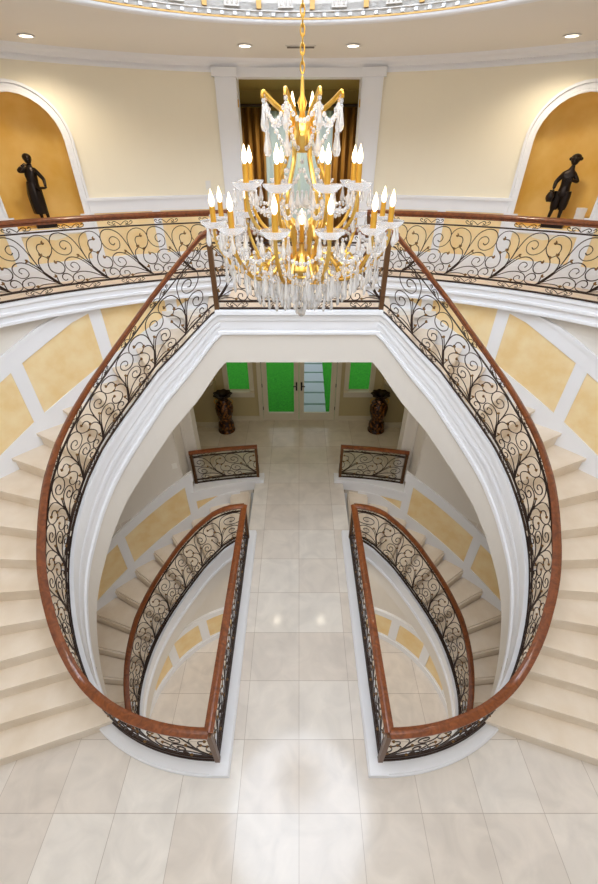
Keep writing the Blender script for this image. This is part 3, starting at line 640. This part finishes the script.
# ------------------------------------------------------------------ foyer with the glazed front doors
FY = 9.3
WX0, WX1, WZ0, HEAD = 1.27, 1.92, .9, 2.35
mb = MB(); mb.box(-1.27, -1.06, FY, FY+.16, 0, 3.9); mb.box(1.06, 1.27, FY, FY+.16, 0, 3.9); mb.box(-3.35, -WX1, FY, FY+.16, 0, 3.9); mb.box(WX1, 3.35, FY, FY+.16, 0, 3.9)
for sx in (-1, 1): mb.box(min(sx*WX0, sx*WX1), max(sx*WX0, sx*WX1), FY, FY+.16, 0, WZ0); mb.box(min(sx*WX0, sx*WX1), max(sx*WX0, sx*WX1), FY, FY+.16, HEAD, 3.9)
mb.box(-1.06, 1.06, FY, FY+.16, HEAD, 3.9); mb.build('wall_front', 'foyer', kind='structure')
for SIDE in (1, -1):
    mb = MB(); mb.box(-3.5, -3.35, 6.1, 9.46, 0, 3.9); mb.build('wall_foyer_'+side_word[SIDE], 'olive', kind='structure')
    mb = MB(); mb.box(-2.82, -2.2, 8.98, FY, 0, 3.9); mb.build('wall_pier_'+side_word[SIDE], 'foyer', kind='structure')
    mb = MB(); mb.box(-2.84, -2.18, 8.96, 9.0, 0, .14); mb.build('baseboard_pier_'+side_word[SIDE], 'door', kind='structure')
    mb = MB(); mb.box(-2.2, -1.1, FY-.025, FY+.01, 0, .14); mb.build('baseboard_front_'+side_word[SIDE], 'door', kind='structure')
    mb = MB(); mb.box(-2.46, -2.18, 6.68, 6.95, 0, 3.9); mb.box(-2.48, -2.16, 6.66, 6.97, 0, .25); mb.box(-2.43, -2.38, 6.665, 6.69, .25, 3.9); mb.box(-2.26, -2.21, 6.665, 6.69, .25, 3.9); trim(mb, 'lower_wall')
    mb = MB(); mb.box(-3.4, -2.44, 6.24, 6.9, -.05, 3.9); mb.build('wall_arch_'+side_word[SIDE], 'lower_wall', kind='structure')
    # side window
    mb = MB(); a, b = -WX1-.07, -WX0+.07
    mb.box(a, b, FY-.05, FY+.02, WZ0-.14, WZ0-.02); mb.box(a, b, FY-.09, FY+.02, WZ0-.02, WZ0+.03); mb.box(a, a+.12, FY-.03, FY+.05, WZ0+.03, HEAD); mb.box(b-.12, b, FY-.03, FY+.05, WZ0+.03, HEAD); mb.box(a, b, FY-.03, FY+.05, HEAD-.05, HEAD+.1)
    win = mb.build('window_%d' % (2 if SIDE > 0 else 3), 'door', kind='structure')
    mb = MB(); mb.box(a+.1, b-.1, FY+.03, FY+.045, WZ0+.02, HEAD-.03); mb.build('pane', 'glass', win)
    # door leaf
    mb = MB(); y0, y1 = FY-.02, FY+.05
    mb.box(-.98, -.86, y0, y1, .01, HEAD-.04); mb.box(-.12, -.005, y0, y1, .01, HEAD-.04); mb.box(-.86, -.12, y0, y1, .01, .23); mb.box(-.86, -.12, y0, y1, HEAD-.18, HEAD-.04)
    for (p, q, r, s_) in ((-.865,-.845,.22,HEAD-.17),(-.135,-.115,.22,HEAD-.17)): mb.box(p, q, y0-.012, y1, r, s_)
    mb.box(-.86, -.12, y0-.012, y1, .225, .245)
    d = mb.build('door_%d' % (1 if SIDE > 0 else 2), 'door', kind='structure')
    mb = MB(); mb.box(-.86, -.12, FY+.01, FY+.025, .23, HEAD-.18); mb.build('pane', 'glass', d)
    mb = MB(); mb.box(-.085, -.045, y0-.012, y0, .95, 1.2); mb.tube([(-.065, y0, 1.1), (-.065, y0-.06, 1.1), (-.16, y0-.065, 1.1)], .014, 6); mb.build('handle', 'handle', d)
    for z in (.35, 1.05, 1.75): mb = MB(); mb.tube([(-.985, y0-.005, z), (-.985, y0-.005, z+.1)], .013, 6); mb.build('hinge', 'handle', d)
SIDE = 1
mb = MB(); mb.box(-1.1, -.99, FY-.05, FY+.05, 0, HEAD+.06); mb.box(.99, 1.1, FY-.05, FY+.05, 0, HEAD+.06); mb.box(-1.1, 1.1, FY-.05, FY+.05, HEAD-.03, HEAD+.1); mb.build('trim_61', 'door', kind='structure')
mb = MB(); mb.box(-3.5, 3.5, 6.3, 9.46, 3.9, 4.0); mb.build('ceiling_foyer', 'ceiling', kind='structure')
# outside: lawn and stepping slabs
mb = MB(); mb.box(-14, 14, 9.5, 40, -.25, -.12); mb.build('lawn', 'lawn', kind='stuff', label='bright green lawn outside beyond the glazed front doors', cat='grass')
ords = ['nearest', 'second', 'third', 'fourth', 'fifth', 'sixth']
for k in range(6):
    y0 = 9.62+k*.72; mb = MB(); x0 = .1+.01*k; mb.box(x0, .79+.012*k, y0, y0+.62, -.12, -.06)
    o = mb.build('paving_slab', 'slab', label='%s pale paving slab from the front door, in the path across the lawn' % ords[k], cat='paving slab', group='path of pale slabs')
mb = MB(); mb.box(-6, 6, 9.5, 11.6, 2.75, 2.9); mb.build('sky_blocker', 'white', kind='structure')  # unseen slab, added to keep sky light off the foyer floor
# vases
for SIDE in (1, -1):
    w = side_word[SIDE]; c = (-1.95 if SIDE > 0 else -2.08, 8.78, 0)
    t = thing('floor_vase', c, 'dark gilded floor vase with ruffled mouth beside the %s foyer window' % w, 'vase', 'foyer vases')
    mb = MB(); mb.lathe([(.001,0),(.20,0),(.225,.02),(.225,.06),(.20,.09),(.215,.16),(.205,.25),(.165,.33),(.16,.38),(.19,.47),(.225,.60),(.235,.72),(.215,.82),(.165,.90),(.125,.95),(.12,1.0)], c, 28); mb.build('body', 'vase', t, smooth=True)
    mb = MB(); mb.lathe([(.115,.98),(.14,1.04),(.2,1.09),(.235,1.12),(.225,1.14),(.17,1.12),(.11,1.08),(.09,1.0)], c, 48, fn=lambda i, a: 1+(.09*sin(a*9) if 2 <= i <= 5 else 0)); mb.build('ruffled_mouth', 'bronze', t, smooth=True)
    for sg in (-1, 1):
        mb = MB(); mb.tube(spline([(c[0]+sg*.12, c[1], .98), (c[0]+sg*.2, c[1], .97), (c[0]+sg*.24, c[1], .9), (c[0]+sg*.2, c[1], .84)], 4), .014, 6); mb.build('handle', 'gold', t)
    t = thing('wall_sconce', (-2.25, 8.95, 1.2), 'pale bowl wall sconce on the pier above the %s floor vase' % w, 'wall lamp', 'foyer sconces')
    mb = MB(); mb.lathe([(.001,1.32),(.06,1.33),(.12,1.38),(.16,1.46),(.165,1.48),(.15,1.48),(.1,1.4),(.001,1.36)], (-2.3, 8.84, 0), 20); mb.build('bowl', 'sconce', t, smooth=True)
    mb = MB(); mb.box(-2.36, -2.24, 8.945, 8.98, 1.32, 1.52); mb.build('back_plate', 'brass', t)
SIDE = 1

# ------------------------------------------------------------------ small wall fittings
def plate(az, z, R, lab, w=.08, h=.12):
    c = Vector(wallp(rad(az), z, R)); t = thing('light_switch', tuple(c), lab, 'light switch'); a = rad(az)
    mb = MB(); ux = Vector((-cos(a), -sin(a), 0)); nr = Vector((sin(a), -cos(a), 0))
    def bx(w, h, d0, d1):
        m_ = MB(); m_.add([c+ux*sx*w/2+Vector((0,0,1))*sz*h/2+nr*d for d in (d0, d1) for sx, sz in ((-1,-1),(1,-1),(1,1),(-1,1))], [(0,1,2,3),(4,5,6,7),(0,1,5,4),(1,2,6,5),(2,3,7,6),(3,0,4,7)]); return m_
    bx(w, h, 0, .008).build('plate', 'switch', t); bx(w*.3, h*.4, .008, .013).build('rocker', 'switch', t)
plate(26.9, .92, RW, 'cream light switch plate on the wall above the left downward stair', .1, .13)
plate(12.9, 5.63, RU, 'cream light switch plate on the upper wall left of the doorway pilaster')
c = Vector(wallp(rad(-37.2), NZ0, RU+.12)); mb = MB(); mb.box(c.x-.05, c.x+.05, c.y-.04, c.y+.04, NZ0, NZ0+.26); mb.box(c.x-.053, c.x+.053, c.y-.043, c.y+.043, NZ0+.22, NZ0+.27)
mb.build('small_box', 'white', label='small plain white box on the right niche ledge beside the boy statue', cat='box')

# ------------------------------------------------------------------ bronze statues
def skin_mesh(verts, edges, radii, rootv, name, m, parent, sub=2):
    me = bpy.data.meshes.new(name); me.from_pydata(verts, edges, []); o = bpy.data.objects.new(name, me); COL.objects.link(o)
    sk = o.modifiers.new('s', 'SKIN'); sk.use_smooth_shade = True
    for i, r_ in enumerate(radii): me.skin_vertices[0].data[i].radius = (r_, r_) if not isinstance(r_, tuple) else r_
    me.skin_vertices[0].data[rootv].use_root = True
    ss = o.modifiers.new('u', 'SUBSURF'); ss.levels = sub; ss.render_levels = sub
    dg = bpy.context.evaluated_depsgraph_get(); ev = bpy.data.meshes.new_from_object(o.evaluated_get(dg)); bpy.data.objects.remove(o)
    mb = MB(); mb.add([tuple(v.co) for v in ev.vertices], [tuple(p.vertices) for p in ev.polygons]); return mb
def place(mb, az, R, z, sx=1, rot=0):
    """statue space (x to the right of the picture, y away, z up) to the niche"""
    o = Vector(wallp(rad(az), z, R)); a = rad(az)
    ux = Vector((cos(a), sin(a), 0)); uy = Vector((-sin(a), cos(a), 0)); r_ = MB()
    r_.f = mb.f; r_.mi = mb.mi; r_.v = [tuple(o+ux*p[0]*1.04+uy*p[1]+Vector((0,0,p[2]))) for p in mb.v]; return r_
def head(mb, c, r, tilt=0.):
    x, y, z = c
    mb.ell((x, y, z), (r*.86, r*.95, r*1.12), 14, 10); mb.ell((x, y-r*.35, z-r*.62), (r*.5, r*.5, r*.45), 10, 6)      # skull, jaw
    mb.tube([(x, y-r*.88, z+r*.12), (x, y-r*1.12, z-r*.18), (x, y-r*.9, z-r*.26)], r*.12, 6)                           # nose
    for s_ in (-1, 1): mb.ell((x+s_*r*.33, y-r*.83, z+r*.08), (r*.15, r*.1, r*.09), 6, 4); mb.ell((x+s_*r*.85, y, z-r*.05), (r*.1, r*.18, r*.25), 6, 4)
    mb.ell((x, y-r*.84, z-r*.5), (r*.22, r*.09, r*.07), 6, 4)
def hand(mb, p, d, up, s_=.045):
    p, d, up = Vector(p), Vector(d).normalized(), Vector(up).normalized(); side = d.cross(up).normalized()
    q = [p+side*a*s_*.36+up*b*s_*.16+d*c_*s_ for c_ in (0, .9) for a, b in ((-1,-1),(1,-1),(1,1),(-1,1))]
    mb.add(q, [(0,1,2,3),(4,5,6,7),(0,1,5,4),(1,2,6,5),(2,3,7,6),(3,0,4,7)])
    for k, l in enumerate((.72,.85,.8,.62)):
        b = p+d*s_*.85+side*(k-1.5)*s_*.21; mb.tube([b, b+d*l*s_*.5-up*s_*.06, b+d*l*s_*.85-up*s_*.3], s_*.1, 5)
    b = p+d*s_*.3+side*s_*.36; mb.tube([b, b+(d+side)*s_*.3, b+(d*1.3+side*.7)*s_*.45-up*s_*.15], s_*.11, 5)
# woman
az = 34.5; R = RU+.12; lab = 'dark bronze statue of a woman in long dress in the left niche'
base = wallp(rad(az), NZ0, R); t = thing('statue', base, lab, 'statue', 'niche statues')
mb = MB(); mb.box(-.13, .13, -.10, .10, 0, .05); mb.box(-.115, .115, -.085, .085, .05, .065); place(mb, az, R, NZ0).build('plinth', 'bronze', t)
V = [(0,0,.46),(.005,-.005,.54),(.01,0,.62),(.012,0,.70),(.02,0,.745),(.03,-.005,.79),   # spine .. neck base, head
     (-.04,0,.715),(-.125,-.03,.70),(-.075,-.08,.75),                                    # left arm raised to the face
     (.075,0,.71),(.15,-.01,.60),(.135,-.08,.51),                                         # right arm holding a dish
     (-.035,0,.43),(-.03,-.02,.25),(-.02,.0,.10),(-.03,-.06,.08),
     (.045,0,.43),(.05,-.01,.25),(.06,.01,.10),(.07,-.05,.08)]
E_ = [(0,1),(1,2),(2,3),(3,4),(4,5),(3,6),(6,7),(7,8),(3,9),(9,10),(10,11),(0,12),(12,13),(13,14),(14,15),(0,16),(16,17),(17,18),(18,19)]
Rd = [.074,.066,.075,.064,.032,.03,.04,.029,.02,.033,.025,.017,.048,.032,.02,.016,.048,.032,.02,.016]
b = skin_mesh(V, E_, Rd, 0, 'tmp', 'bronze', t); head(b, (.03,-.008,.835), .052); hand(b, (-.075,-.08,.75), (.9,-.1,.5), (0,-1,.2)); hand(b, (.135,-.08,.51), (-.6,-.7,-.1), (0,0,1))
place(b, az, R, NZ0).build('body', 'bronze', t, smooth=True)
mb = MB(); mb.lathe([(.06,.58),(.075,.52),(.092,.44),(.094,.36),(.092,.28),(.09,.19),(.082,.18),(.08,.3),(.05,.5)], (-.012,0,0), 30, fn=lambda i, a: 1+.07*sin(7*a)*min(1, i/3)); place(mb, az, R, NZ0).build('dress_skirt', 'bronze', t, smooth=True)
mb = MB(); mb.ell((.03,.012,.855), (.056,.06,.05), 12, 8); mb.ell((.03,.065,.84), (.03,.03,.03), 8, 6); place(mb, az, R, NZ0).build('hair', 'bronze', t, smooth=True)
mb = MB(); mb.lathe([(.001,.485),(.04,.487),(.07,.505),(.075,.515),(.06,.51),(.001,.495)], (.08,-.12,0), 16); place(mb, az, R, NZ0).build('dish', 'bronze', t, smooth=True)
# boy
az = -34.6; base = wallp(rad(az), NZ0, R); t = thing('statue', base, 'dark bronze statue of a boy with a jug in the right niche', 'statue', 'niche statues')
mb = MB(); mb.box(-.14, .14, -.10, .10, 0, .05); mb.box(-.125, .125, -.085, .085, .05, .065); place(mb, az, R, NZ0).build('plinth', 'bronze', t)
V = [(0,0,.44),(0,0,.52),(0,-.005,.60),(0,0,.67),(.01,0,.725),(.02,-.005,.78),
     (-.065,0,.66),(-.13,-.01,.57),(-.125,-.07,.49),
     (.065,0,.66),(.135,-.03,.575),(.05,-.10,.60),
     (-.045,0,.40),(-.065,-.015,.25),(-.085,.0,.10),(-.1,-.055,.08),
     (.045,0,.40),(.045,-.01,.25),(.045,.01,.10),(.06,-.05,.08)]
Rd = [.07,.064,.076,.064,.03,.03,.04,.03,.02,.032,.025,.018,.046,.031,.02,.017,.046,.031,.02,.017]
b = skin_mesh(V, E_, Rd, 0, 'tmp', 'bronze', t); head(b, (.02,-.01,.825), .056); hand(b, (-.125,-.07,.49), (0,-.2,-1), (-1,0,0)); hand(b, (.05,-.10,.60), (-1,-.1,.1), (0,-1,0))
place(b, az, R, NZ0).build('body', 'bronze', t, smooth=True)
mb = MB()
for x0, x1 in ((-.045,-.066),(.045,.045)): mb.lathe([(.058,.46),(.064,.40),(.06,.32),(.05,.25),(.042,.23),(.03,.23)], ((x0+x1)/2,-.005,0), 14)
mb.lathe([(.062,.52),(.07,.47),(.085,.42),(.075,.4)], (0,0,0), 18); place(mb, az, R, NZ0).build('breeches', 'bronze', t, smooth=True)
mb = MB(); mb.ell((.02,.01,.85), (.064,.068,.05), 12, 8)
for j in range(9): mb.ell((.02+.062*cos(j*.7), .01+.062*sin(j*.7), .84), (.022,.022,.022), 6, 4)
place(mb, az, R, NZ0).build('hair', 'bronze', t, smooth=True)
mb = MB(); mb.lathe([(.001,.33),(.035,.33),(.055,.37),(.058,.40),(.04,.44),(.025,.46),(.032,.475),(.02,.475)], (-.135,-.075,0), 14); mb.tube(spline([(-.135,-.045,.46),(-.135,-.005,.44),(-.135,-.015,.39)], 4), .008, 5); place(mb, az, R, NZ0).build('jug', 'bronze', t, smooth=True)

# ------------------------------------------------------------------ chandelier
CHX, CHY = .018, 2.8
ch = thing('chandelier', (CHX, CHY, 5.08), 'large gilded crystal chandelier with two tiers of candle arms hanging over the stairwell', 'chandelier')
def at_(r, a, z): return (CHX+r*sin(a), CHY-r*cos(a), z)
# chain up into the dome
zc = 6.36; proto = None; k = 0
while zc < CEIL+1.62:
    if proto is None:
        mb = MB(); mb.tube([(CHX+.010*cos(q), CHY, zc+.018+.023*sin(q)) for q in [2*pi*i/14 for i in range(15)]], .0042, 5); proto = mb.build('chain_link', 'gold', ch, smooth=True)
    else:
        c_ = copy_part(proto, ch); dz = zc-6.36; a = pi/2*(k % 2); px, py = CHX, CHY
        c_.location = (0, 0, dz); c_.rotation_euler.z = a
        # links turn about the chain's own axis, which is the chandelier's axis
    zc += .034; k += 1
mb = MB(); mb.lathe([(.001,6.02),(.03,6.02),(.055,6.05),(.065,6.09),(.05,6.13),(.022,6.15),(.014,6.2),(.026,6.24),(.012,6.27),(.008,6.34),(.001,6.35)], (CHX, CHY, 0), 20); mb.build('top_hub', 'gold', ch, smooth=True)
mb = MB(); mb.lathe([(.001,5.33),(.03,5.335),(.06,5.36),(.1,5.385),(.115,5.405),(.1,5.43),(.06,5.45),(.035,5.5),(.03,5.55),(.001,5.56)], (CHX, CHY, 0), 20); mb.build('bottom_hub', 'gold', ch, smooth=True)
mb = MB(); mb.tube([at_(.19, 2*pi*i/36, 5.385) for i in range(37)], .008, 5); mb.tube([at_(.3, 2*pi*i/48, 5.375) for i in range(49)], .006, 5); mb.build('basket_ring', 'gold', ch, smooth=True)
for j in range(6):
    a = 2*pi*(j+.5)/6
    mb = MB(); mb.tube(spline([at_(r_, a, z) for r_, z in ((.06,6.13),(.085,6.06),(.09,5.99),(.125,5.91),(.165,5.82),(.165,5.74),(.125,5.64),(.095,5.55),(.09,5.48),(.09,5.41))], 5), .013, 7); mb.build('cage_rod', 'gold', ch, smooth=True)
for j in range(8):
    a = 2*pi*(j+.5)/8
    mb = MB(); mb.tube(spline([at_(r_, a, z) for r_, z in ((.05,6.06),(.075,6.14),(.115,6.2),(.165,6.235),(.205,6.265),(.222,6.275),(.226,6.25))], 5), .011, 6); mb.build('crown_arm', 'gold', ch, smooth=True)
def candle(arm, r_, a, z, hs=.115):
    x, y, _ = at_(r_, a, z)
    mb = MB(); mb.lathe([(.015,0),(.05,.008),(.075,.03),(.082,.045),(.07,.04),(.045,.022),(.02,.016)], (x, y, z), 16, fn=lambda i, q: 1+(.08*sin(q*8) if i in (2,3,4) else 0)); mb.build('drip_cup', 'cup', arm, smooth=True)
    mb = MB(); mb.lathe([(.001,.01),(.02,.01),(.017,.03),(.0165,hs),(.001,hs)], (x, y, z), 10); mb.build('candle_sleeve', 'sleeve', arm, smooth=True)
    mb = MB(); mb.lathe([(.004,hs),(.013,hs+.012),(.0165,hs+.03),(.013,hs+.05),(.006,hs+.07),(.001,hs+.088)], (x, y, z), 8); mb.build('bulb', 'bulb', arm, smooth=True)
tips = {'low': [], 'up': []}
for j in range(12):
    a = 2*pi*(j+.5)/12
    mb = MB(); mb.tube(spline([at_(r_, a, z) for r_, z in ((.09,5.43),(.13,5.50),(.19,5.47),(.25,5.41),(.33,5.385),(.43,5.42),(.5,5.5),(.54,5.58),(.545,5.66))], 5), .0115, 6)
    mb.tube(spline([at_(r_, a, z) for r_, z in ((.33,5.385),(.36,5.44),(.33,5.48),(.3,5.45),(.315,5.425))], 4), .008, 5)
    arm = mb.build('candle_arm', 'gold', ch, smooth=True); candle(arm, .545, a, 5.65); tips['low'].append((.545, a, 5.665))
for j in range(8):
    a = 2*pi*(j+.5)/8
    mb = MB(); mb.tube(spline([at_(r_, a, z) for r_, z in ((.10,5.56),(.13,5.66),(.17,5.66),(.2,5.61),(.26,5.63),(.32,5.70),(.345,5.79),(.345,5.85))], 5), .0105, 6)
    arm = mb.build('candle_arm', 'gold', ch, smooth=True); candle(arm, .345, a, 5.84, .13); tips['up'].append((.345, a, 5.855))
for j in range(4):
    a = 2*pi*(j+.5)/4; x, y, _ = at_(.075, a, 0)
    mb = MB(); mb.lathe([(.012,6.14),(.013,6.2),(.001,6.2)], (x, y, 0), 8); s_ = mb.build('candle_sleeve', 'sleeve', ch)
    mb = MB(); mb.lathe([(.004,6.2),(.012,6.212),(.014,6.23),(.006,6.265),(.001,6.28)], (x, y, 0), 8); mb.build('bulb', 'bulb', s_, smooth=True)
mb = MB(); mb.lathe([(.015,5.56),(.016,5.66),(.001,5.66)], (CHX, CHY-.02, 0), 8); s_ = mb.build('candle_sleeve', 'sleeve', ch); mb = MB(); mb.lathe([(.004,5.66),(.014,5.675),(.017,5.69),(.007,5.73),(.001,5.745)], (CHX, CHY-.02, 0), 8); mb.build('bulb', 'bulb', s_, smooth=True)
# crystal pendants: one model, copied
def drop_mesh(mb, p, l, w, k=6):
    x, y, z = p; mb.lathe([(.001,0),(w*.5,-l*.08),(w*.35,-l*.18),(w*.7,-l*.5),(w,-l*.74),(w*.7,-l*.92),(.001,-l)], (x, y, z), k)
spots = []
for r_, a, z in tips['low']:
    for q in (.9, 2.2, 3.6, 5.2): spots.append((CHX+r_*sin(a)+.072*sin(q+a), CHY-r_*cos(a)-.072*cos(q+a), z-.0, .1, .016))
for r_, a, z in tips['up']:
    for q in (0., 2.1, 4.2): spots.append((CHX+r_*sin(a)+.072*sin(q+a), CHY-r_*cos(a)-.072*cos(q+a), z-.0, .09, .015))
for j in range(8):
    a = 2*pi*(j+.5)/8
    for dr, dz in ((.224,6.23),(.212,6.12)): x, y, _ = at_(dr, a, 0); spots.append((x, y, dz, .12, .018))
proto = None
for (x, y, z, l, w_) in spots:
    if proto is None:
        mb = MB(); drop_mesh(mb, (CHX, CHY, 5.08), .1, .016); proto = mb.build('crystal_pendant', 'crystal', ch); c_ = proto
    else: c_ = copy_part(proto, ch)
    c_.location = (x-CHX, y-CHY, z-5.08); c_.scale = (w_/.016, w_/.016, l/.1)
# bead strings and the dense basket of drops underneath
mb = MB()
def bead(p, r_=.011): mb.ell(p, (r_, r_, r_*1.15), 6, 4)
def swag(p, q, sag, n):
    for i in range(n+1):
        t_ = i/n; bead((p[0]+(q[0]-p[0])*t_, p[1]+(q[1]-p[1])*t_, p[2]+(q[2]-p[2])*t_-sag*4*t_*(1-t_)))
for j in range(12):
    a, b_ = 2*pi*(j+.5)/12, 2*pi*(j+1.5)/12; swag(at_(.54, a, 5.63), at_(.54, b_, 5.63), .1, 13); swag(at_(.5, a, 5.6), at_(.19, a, 5.45), .1, 13)
    swag(at_(.35, a, 5.44), at_(.35, b_, 5.44), .06, 9)
for j in range(8):
    a, b_ = 2*pi*(j+.5)/8, 2*pi*(j+1.5)/8; swag(at_(.222, a, 6.24), at_(.222, b_, 6.24), .09, 9); swag(at_(.22, a, 6.26), at_(.06, a, 6.04), .06, 10)
    swag(at_(.34, a, 5.83), at_(.34, b_, 5.83), .08, 11); swag(at_(.33, a, 5.83), at_(.13, a, 5.76), .08, 9)
for j in range(6):
    a = 2*pi*j/6; swag(at_(.11, a, 5.98), at_(.11, a+1.05, 5.98), .1, 8)
    for z in (5.84, 5.72, 5.6): drop_mesh(mb, at_(.03*(j % 2), a, z), .1, .02)
for r_, z, n, l in ((.5,5.55,30,.1),(.46,5.45,36,.11),(.38,5.40,34,.12),(.3,5.38,36,.12),(.25,5.36,30,.11),(.3,5.28,30,.08),(.19,5.38,24,.13),(.2,5.29,24,.1),(.13,5.30,16,.1),(.12,5.24,14,.09),(.06,5.28,8,.11),(.05,5.2,6,.09),(.5,5.45,24,.13)):
    for i in range(n):
        a = 2*pi*(i+.3)/n; p = at_(r_, a, z+random.uniform(-.015,.015)); drop_mesh(mb, p, l, .0115); bead((p[0], p[1], p[2]+.012), .009)
mb.build('crystal_strings', 'crystal', ch, kind='stuff', smooth=False)
mb = MB(); mb.ell((CHX, CHY, 5.105), (.028,.028,.028), 12, 8); mb.tube([(CHX, CHY, 5.12), (CHX, CHY, 5.34)], .004, 5); mb.build('crystal_ball', 'crystal', ch, smooth=True)

# ------------------------------------------------------------------ light
wd = bpy.data.worlds.new('World'); S.world = wd; wd.use_nodes = True
bg = wd.node_tree.nodes['Background']; bg.inputs[0].default_value = (.93, .96, 1., 1); bg.inputs[1].default_value = .56
def spot(name, loc, e, c, size=rad(110), r_=.06):
    l = bpy.data.lights.new(name, 'SPOT'); l.energy = e; l.color = c; l.spot_size = size; l.spot_blend = .8; l.shadow_soft_size = r_
    o = bpy.data.objects.new(name, l); COL.objects.link(o); o.location = loc; return o
for lx, ly, e in ((-3.1,6.31,60),(3.1,6.31,60)): spot('downlight', (lx, ly, CEIL-.03), e, (1., .88, .7), rad(150), .12)
spot('far_room_fill', (0, 8.9, 6.95), 130, (1., .85, .6), rad(150))  # lamp added to brighten the curtains and the room beyond the doorway

for k in range(6):
    a = pi+rad(-50+20*k); spot('dome_fill', (2.75*sin(a), DC.y+2.75*cos(a), CEIL+.5), 66, (1., .97, .93), rad(165), .2)  # unseen spots added in the back of the dome to brighten the hall
for x in (-.55, .55):
    t = thing('downlight', (x, 5.5, 3.77), 'added round fill lamp under the landing, %s of the walkway' % ('left' if x < 0 else 'right'), 'ceiling light', 'added fill lamps under the landing'); mb = MB(); mb.lathe([(.001,3.765),(.07,3.765),(.09,3.772),(.09,3.779),(.001,3.779)], (x, 5.5, 0), 20); mb.build('trim_ring', 'white', t)  # fixture added out of view to carry the fill below
    mb = MB(); mb.lathe([(.001,3.76),(.06,3.76),(.06,3.765),(.001,3.765)], (x, 5.5, 0), 20); mb.build('lamp', 'downlight', t)
    spot('landing_fill', (x, 5.5, 3.74), 64, (1., .88, .68), rad(110)).rotation_euler = (rad(-12), rad(48 if x < 0 else -48), 0)  # added fill, aimed sideways at the walls under the stairs
    spot('foyer_fill', (x*3.2, 8.1, 3.85), 15, (1., .78, .26), rad(150))  # unseen spots added to warm the foyer
    spot('lower_fill', (x*.6, 3.4+x*2, -.35), 75, (1., .93, .82), rad(165))  # unseen spots added under the walkway to brighten the basement
# ------------------------------------------------------------------ camera
cam = bpy.data.cameras.new('camera'); cam.sensor_fit = 'VERTICAL'; cam.sensor_height = 36.; cam.lens = 391.67/884*36; cam.clip_start = .05
co = bpy.data.objects.new('camera', cam); COL.objects.link(co); co.location = (0, 0, 6); co.rotation_euler = (pi/2-.629, 0, 0); S.camera = co
S.view_settings.view_transform = 'Standard'; S.view_settings.look = 'None'; S.view_settings.gamma = 1.; S.view_settings.use_curve_mapping = False
S.view_settings.exposure = .17
S.cycles.max_bounces = 10; S.cycles.transmission_bounces = 8; S.cycles.transparent_max_bounces = 12; S.cycles.sample_clamp_indirect = 6.
try: S.cycles.use_denoising = True
except Exception: pass
